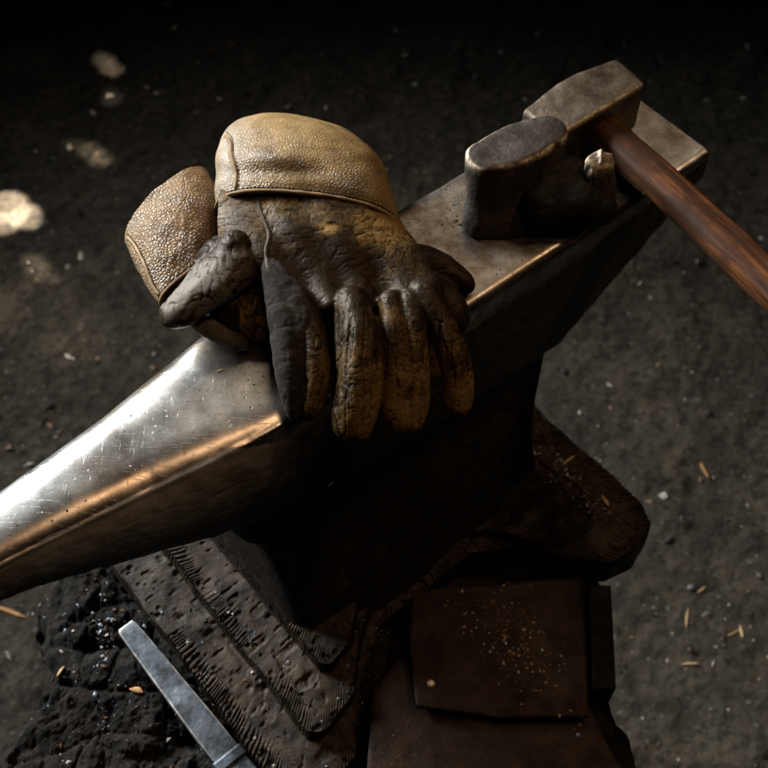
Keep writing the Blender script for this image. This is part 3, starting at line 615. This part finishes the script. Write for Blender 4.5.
# ---------------- upper glove (fingers hang over the front edge)
GA = thing('work_glove', P(340, 260, .03), 'upper leather glove with smooth tan cuff, brown fingers hanging over the anvil edge', 'glove', 'worn leather gloves')
def glove_a():
    def pig_light(V, px, py):
        c = mixc(np.array([.27, .168, .068]), np.array([.195, .115, .036]), np.clip(sst(240, 380, px)*.85+.3*fbm(V, 25, 3), 0, 1)); c = mixc(c, GREY*2.2, np.clip(.50*blob(px, py, 226, 165, 24, 60), 0, 1))  # left side paled and greyed, cool side light put into the colour
        return mixc(c, DARK*2, .55*np.clip(blob(px, py, 262, 152, 16, 8)+.6*sst(.1, .5, fbm(V, 30, 4))*blob(px, py, 380, 200, 40, 30), 0, 1))
    def disp(V):
        px, py = proj(V); d = fbm(V, 22, 3)*.0026-ridge(V*[.6, 1, 1], 22, 2)*.0006; return d-.0035*blob(px, py, 275, 158, 45, 9)+.002*blob(px, py, 262, 172, 60, 8)
    c = cuff('cuff', [(217, 208, 397, 226, .046, .026, .030, 0), (215, 190, 398, 218, .047, .032, .032, 0), (216, 168, 394, 203, .045, .037, .036, 0), (219, 152, 387, 180, .038, .038, .038, 0), (224, 142, 376, 162, .026, .036, .030, 0), (232, 136, 362, 148, .018, .029, .024, 0)], L_CUFF, GA, pig_light=pig_light, disp=disp)
    h = .00085; V0 = Vol(P(205, 470, 0)*[1, 1, 0]-[0, .03, -F+.05], P(495, 190, .04)*[1, 1, 0]+[.01, .04, F+.09], h)
    V0.lo = V0.lo
    fl = ([0, 0, 1], 1.15)
    # back of the hand
    for a, b, ra, rb in (((238, 212, .043), (294, 300, .042), .020, .011), ((275, 204, .049), (332, 300, .045), .020, .0115), ((315, 204, .051), (366, 298, .045), .020, .0115), ((350, 212, .048), (402, 293, .043), .020, .012), ((376, 224, .041), (428, 289, .039), .018, .012)):
        V0.cone(P(*a), P(*b), ra, rb, .014)
    V0.chain([(*P(226, 212, .044), .016), (*P(236, 235, .044), .014), (*P(262, 262, .044), .014)], .01)
    V0.cone(P(314, 258, .077), P(374, 265, .074), .021, .020, .024, cut=True)
    if False: V0.chain([(*P(305, 303, .040), .006), (*P(330, 299, .046), .0075), (*P(380, 294, .046), .0080), (*P(425, 288, .041), .009)], .022, n=12)
    # fingers
    fg = [
        ([(300, 305, .042, .010), (310, 330, .038, .0095), (316, 365, .030, .0090), (314, 395, .018, .0078), (310, 413, .010, .0050)], .004),
        ([(341, 312, .044, .004), (340, 330, .042, .0032), (341, 352, .038, .0028), (340, 368, .033, .0022)], .002),
        ([(352, 302, .046, .0130), (360, 335, .042, .0145), (361, 370, .032, .0150), (358, 400, .020, .0160), (353, 423, .008, .0155)], .0022),
        ([(390, 302, .046, .010), (394, 335, .038, .0105), (397, 370, .024, .0115), (396, 400, .010, .0115), (399, 421, .000, .0105)], .0022),
        ([(410, 302, .045, .010), (413, 335, .036, .0105), (415, 370, .022, .0110), (414, 400, .008, .0110), (411, 421, -.002, .0095)], .0014),
        ([(424, 296, .044, .013), (440, 322, .037, .0115), (452, 352, .024, .0112), (457, 378, .010, .0118), (457, 402, -.004, .0118)], .0022),
        ([(428, 318, .034, .007), (434, 345, .022, .0065), (436, 372, .010, .0060)], .0015)]
    for ch, kk in fg: V0.chain([(*P(a, b, z), r*(.97 if r > .006 else 1)) for a, b, z, r in ch], kk, n=18)
    # hollows and puckers between the knuckles
    for ch in ([(331, 316, .064, .0040), (331, 335, .052, .0065), (332, 365, .042, .0062), (333, 405, .025, .0045)], [(383, 312, .062, .0022), (380, 340, .050, .0026), (381, 380, .036, .0022)], [(404, 318, .058, .0014), (406, 350, .046, .0012), (406, 400, .022, .0014)], [(427, 312, .060, .0030), (432, 335, .046, .0030), (441, 362, .034, .0030)], [(322, 325, .054, .0012), (325, 360, .045, .0014), (322, 395, .03, .0012)], [(306, 330, .051, .0009), (309, 360, .043, .0010), (304, 400, .02, .0009)], [(367, 320, .060, .0012), (372, 350, .052, .0012), (371, 385, .040, .0008)], [(350, 325, .061, .0008), (347, 350, .054, .0010), (349, 372, .046, .0006)], [(446, 330, .050, .0008), (458, 352, .038, .0009), (464, 378, .022, .0006)], [(394, 325, .055, .0007), (392, 355, .045, .0008), (388, 395, .025, .0007)]):
        V0.chain([(*P(a, b, z), r) for a, b, z, r in ch], .003, cut=True, n=10)
    V, Fc = V0.mesh(); V = smoothv(V, Fc, 1); n = vnormals(V, Fc); px, py = proj(V)
    fing = sst(305, 325, py)*(px > 295)
    q = V.copy(); across = V*[.45, .9, 1.3]
    c1 = .5*ridge(V+fbm(V, 30, 3)[:, None]*.020, 130, 3)**2; c2 = ridge(across+fbm(V, 60, 2)[:, None]*.006, 230, 2)**2*fing; c3 = ridge(V*[1.6, .35, .35]+fbm(V, 40, 2)[:, None]*.006, 110, 2)**2*fing; c4 = (1-fing)*ridge(V*[.6, 1.3, 1]+fbm(V, 30, 2)[:, None]*.010, 160, 2)**2
    crs = c1+c2+c3+c4; d = fbm(V, 30, 3)*.0020-c1*.0013-c2*.0007-c3*.0020-c4*.0007+vn(V*[1.5, .6, .6], 60)*.0010*fing
    V = V+n*d[:, None]
    grey = np.clip(1.1*blob(px, py, 236, 222, 22, 36), 0, 1); pg = mixc(OCH*.95, GREY*1.1, grey)  # greyed left side paints the cool light falling on it
    pg = mixc(pg, np.array([.20, .115, .042]), np.clip(sst(330, 400, py), 0, 1)); pg = mixc(pg, OCH*1.5, np.clip(blob(px, py, 330, 228, 12, 6)+blob(px, py, 358, 240, 6, 18), 0, 1))  # brighter ochre spots on the back are painted highlights
    gr = 1.0+.45*fbm(V, 30, 3)-.5*grey+.40*blob(px, py, 340, 258, 45, 18)+.35*blob(px, py, 370, 296, 80, 12)-.30*blob(px, py, 335, 215, 80, 16)-.5*blob(px, py, 330, 230, 12, 7)-.4*blob(px, py, 360, 242, 8, 16)-.50*sst(315, 400, py)+.5*crs-.05-.25*blob(px, py, 456, 400, 14, 18)-.15*blob(px, py, 395, 240, 25, 25)  # dirt, plus painted shade in hollow and knuckle line, lit back and fingertip
    hnd = mkmesh('hand', V, Fc, L_HAND, GA, col=pg, attrs={'grime_shade': np.clip(gr, 0, 1.5)})
    # dark suede panel of the forefinger
    V0 = Vol(P(250, 450, 0)*[1, 1, 0]-[.01, .03, -F+.03], P(330, 230, .05)*[1, 1, 0]+[.02, .04, F+.08], .0009)
    for ch in ([(270, 262, .052, .006), (277, 290, .048, .008), (284, 320, .042, .010), (289, 350, .034, .010), (292, 380, .024, .009), (295, 402, .014, .0065), (297, 418, .006, .0035)], [(276, 275, .052, .006), (294, 300, .046, .008), (302, 325, .040, .008), (301, 360, .030, .007), (298, 390, .018, .006)]):
        V0.chain([(*P(a, b, z), r) for a, b, z, r in ch], .006, n=18)
    V, Fc = V0.mesh(); V = smoothv(V, Fc, 2); V = V+vnormals(V, Fc)*(fbm(V, 40, 4)*.0022-ridge(V, 45, 2)*.0008)[:, None]
    pn = mkmesh('suede_panel', V, Fc, SUEDE, GA, col=mixc(np.array([.014, .0115, .009]), np.array([.030, .024, .019]), np.clip(fbm(V, 40)*1.5+.5, 0, 1)))
    allo = [c, hnd, pn]
    seam('cuff_seam', None, None, .0017, PIPE_T, GA, path=WRIST[1][0], nor=WRIST[1][1], off=-3.2)
    seam('side_seam', [(224, 134), (230, 141), (231, 155), (236, 172), (235, 192)], [c], .0020, PIPE_T, GA, 70, -.25)
    seam('back_seam', [(257, 190), (259, 205), (264, 220), (269, 235), (266, 250), (268, 272)], allo, .0017, PIPE_G, GA, 70, -.4)
    return allo
GAO = glove_a()

# ================================================================== SMALL THINGS
def chipmesh(name, mat, sx, sy, sz, seed, curl=0.):
    r = np.random.default_rng(seed); rings = []
    for t in np.linspace(-1, 1, 9):
        wv = max(.12, (1-abs(t)**2.2))*(.75+.25*r.random()); y, z = sup(10, 2.6, sy*wv, sz*max(.3, wv), sz*max(.3, wv))
        rings.append(np.stack([y*0+t*sx, y+sy*.3*math.sin(t*2+seed), z+curl*t*t], 1))
    V, Fc = loft(rings, True, True, True); me = bpy.data.meshes.new(name); me.from_pydata([tuple(map(float, v)) for v in V], [], [tuple(map(int, f)) for f in Fc]); me.materials.append(mat); me.polygons.foreach_set('use_smooth', [True]*len(me.polygons)); return me
STRAW = flat('pale_wood_splinter', (.50, .33, .15), .7); STRAW2 = flat('orange_wood_chip', (.42, .22, .09), .7)
def put(name, me, at, nor, ang, sc=1., lift=.0):
    o = bpy.data.objects.new(name, me); COL.objects.link(o)
    n = Vector(nor).normalized(); q = n.to_track_quat('Z', 'Y') @ Matrix.Rotation(ang, 4, 'Z').to_quaternion()
    o.rotation_mode = 'QUATERNION'; o.rotation_quaternion = q; o.location = Vector(at)+n*lift; o.scale = (sc, sc, sc); return o
CG = caster([GROUND]); CF = caster([FOOT, STUMP, BODY, HORN])
def sliver(px, py, ln, ang, cs, label, mat=STRAW, wd=.0016, name='wood_splinter', curl=.001, cat='wood splinter', grp='wood splinters and chips'):
    h = cs(px, py); me = chipmesh(name, mat, ln/2, wd, wd*.55, int(px*7+py), curl)
    nn = np.array(h[1]); nn = nn if nn[2] > 0 else -nn; nn = nn*.4+np.array([0, 0, .6])
    tag(put(name, me, h[0], nn, ang, 1, wd*.5), label, cat, grp)
sliver(568, 461, .017, R(4), CF, 'pale wood splinter lying on the right lobe of the anvil foot, nearer the anvil')
sliver(605, 502, .012, R(-25), CF, 'short yellow wood splinter lying on the right lobe of the anvil foot near its tip', wd=.0024)
sliver(8, 612, .060, R(88), CG, 'long orange straw on the ground at the left edge beside the stump', STRAW2, .0035)
sliver(137, 692, .013, R(-10), CF, 'small orange wood chip on the stump left of the steel bar', STRAW2, .0034)
sliver(61, 672, .011, R(50), CF, 'thin tan splinter on the cracked stump at the far left', STRAW, .0018)
sliver(219, 371, .006, R(-62), CF, 'tiny pale splinter stuck on the polished anvil horn', STRAW, .0007)
for px, py, ln, ang, wd, lab in ((687, 618, .028, -1.1, .004, 'bent pale splinter on the ground right of the anvil foot'), (731, 634, .034, 1.45, .0028, 'upright-lying straw on the ground, left of a rounded yellow chip'), (741, 632, .018, .3, .007, 'rounded yellow chip on the ground at the lower right'), (690, 664, .022, 1.5, .005, 'small white splinter on the ground, lower of two near the steel plates'),
        (701, 590, .016, .1, .004, 'small tan chip on the ground between foot tip and right edge'), (704, 470, .030, -.5, .007, 'curled brown leaf scrap on the ground right of the anvil foot'), (121, 268, .0, 0, 0, '')):
    if ln: sliver(px, py, ln, ang, CG, lab, STRAW if 'brown' not in lab else STRAW2, wd*.36)
# pale stones and scraps on the ground
STONE = flat('pale_stone', (.42, .35, .28), .85)
for px, py, s, lab in ((109, 96, .012, 'pale stone on the dark ground at the upper left, below the faint sunlit patch'), (92, 113, .010, 'pinkish flat stone on the ground left of the glove cuffs'), (147, 87, .006, 'tiny white pebble on the ground above the pebbled cuff'), (82, 256, .013, 'pale stone on the ground left of the pebbled cuff, below the sunlit patch'), (167, 4, .014, 'pale stone at the top edge of the picture'), (175, 28, .010, 'pale stone just below the one at the top edge'), (70, 147, .010, 'small pale scrap on the ground above the big sunlit patch'), (748, 47/1.0, .010, 'tan pebble on the ground at the upper right corner')):
    h = CG(px, py); r = np.random.default_rng(int(px)); V0 = Vol((-s*1.5,)*3, (s*1.5,)*3, s/7); V0.f[:] = s
    for _ in range(4): a = (r.random(3)-.5)*s*1.1*[1, 1, .4]; b = (r.random(3)-.5)*s*1.1*[1, 1, .4]; V0.cone(a, b, s*.42, s*.3, s*.2)
    V, Fc = V0.mesh(); V = V*[1, .75, .45]; V += vnormals(V, Fc)*(fbm(V, 1.2/s, 3)*s*.12)[:, None]; o = mkmesh('stone', V, Fc, STONE); o.location = h[0]; o.rotation_euler = (0, 0, r.random()*6)
    tag(o, lab, 'stone', 'pale stones on the ground')
def debris(name, pts, mats, s0, s1, seed, kind='stuff', label=None):
    """countless crumbs: one object"""
    r = np.random.default_rng(seed); VV = []; FF = []; MI = []; k = 0
    oc = np.array([(1, 0, 0), (-1, 0, 0), (0, 1, 0), (0, -1, 0), (0, 0, 1), (0, 0, -1)], float); of = [(0, 2, 4), (2, 1, 4), (1, 3, 4), (3, 0, 4), (2, 0, 5), (1, 2, 5), (3, 1, 5), (0, 3, 5)]
    for p in pts:
        s = s0*(s1/s0)**(r.random()**2.2); q = oc*s*(.5+r.random((6, 1)))*[1, .4+.6*r.random(), .15+.35*r.random()]
        a = r.random()*6.28; t = (r.random()-.5)*.9; Rm = np.array([[math.cos(a), -math.sin(a), 0], [math.sin(a), math.cos(a), 0], [0, 0, 1]])@np.array([[1, 0, 0], [0, math.cos(t), -math.sin(t)], [0, math.sin(t), math.cos(t)]])
        VV.append(q@Rm.T+p+np.array([0, 0, s*.2])); FF += [tuple(np.array(f)+k) for f in of]; MI += [r.integers(len(mats))]*8; k += 6
    o = mkmesh(name, np.vstack(VV), FF, None, None, False)
    for m in mats: o.data.materials.append(m)
    o.data.polygons.foreach_set('material_index', MI); o['kind'] = kind; o['label'] = label; return o
FL = [flat('blue_scale_flake', (.17, .20, .23), .5, .3), flat('dark_scale_flake', (.05, .05, .055), .4, .6), flat('ash_crumb', (.33, .30, .27), .8), flat('rust_crumb', (.14, .07, .035), .8)]
def scatter(cs, n, fn, seed):
    r = np.random.default_rng(seed); out = []
    while len(out) < n:
        h = cs(*fn(r))
        if h is not None: out.append(h[0])
    return out
def g2(cx, cy, sx, sy, rot=0):
    def f(r):
        a, b = r.normal(0, sx), r.normal(0, sy); c, s = math.cos(R(rot)), math.sin(R(rot)); return cx+a*c-b*s, cy+a*s+b*c
    return f
debris('forge_scale', scatter(CF, 60, g2(455, 212, 6, 16, -10), 1)+scatter(CF, 22, g2(470, 240, 22, 12), 2)+scatter(CF, 9, g2(180, 420, 70, 45, -40), 3), [FL[1], FL[1], FL[0]], .0003, .0019, 4, label='blue-grey forge scale flakes scattered on the anvil face')
debris('forge_scale', scatter(CF, 300, g2(572, 482, 36, 8, 43), 5)+scatter(CF, 110, g2(103, 618, 10, 16), 6)+scatter(CF, 260, lambda r: (r.uniform(20, 230), r.uniform(585, 768)), 7)+scatter(CF, 120, lambda r: (r.uniform(230, 365), r.uniform(600, 768)), 8)+scatter(CF, 40, g2(104, 700, 4, 45), 9), FL, .0004, .0028, 10, label='forge scale and ash crumbs scattered over the foot and the stump')
CP = caster([o for o in bpy.data.objects if o.type == 'MESH' and o.name.startswith(('plate', 'steel_plate'))])
debris('forge_scale', scatter(CP, 420, g2(520, 650, 48, 15, 52), 12)+scatter(CP, 420, g2(505, 625, 30, 20, 50), 15)+scatter(CF, 60, g2(385, 650, 10, 24), 13), [flat('tan_ash_crumb', (.26, .18, .11), .8), FL[3], FL[2], FL[3]], .0002, .0022, 14, label='brown ash crumbs scattered on the riveted steel plate')
debris('gravel', scatter(CG, 2600, lambda r: (r.uniform(-60, 830), r.uniform(-60, 830)), 20), [flat('grey_gravel', (.14, .125, .11), .85), flat('brown_gravel', (.16, .10, .065), .85), flat('dark_gravel', (.04, .035, .03), .85), flat('pale_gravel', (.34, .30, .26), .85)], .0009, .0080, 21, label='fine gravel and crumbs strewn over the ground')
# sun flecks falling through the roof onto the ground on the left
for px, py, deg, pw in ((10, 211, 1.6, 7500), (26, 218, 1.25, 5200), (6, 224, 1.2, 3500), (36, 265, 1.0, 800), (47, 275, 1.0, 650), (30, 280, 1.0, 300), (105, 62, 1.0, 700), (112, 71, 1.0, 900), (112, 98, 1.0, 260), (90, 149, 1.0, 700), (99, 156, 1.0, 800), (76, 146, 1.0, 250), (60, 292, 1.6, 120), (5, 305, 2.4, 260), (75, 335, 3.2, 200), (25, 60, 3, 10)):
    g = P(px, py, 0, 0); spot('sun_fleck_lamp', (g[0]-.9, g[1]+1.0, 2.4), g, deg, pw, (1, .90, .76), 1.0 if pw < 1000 else .6, .006)
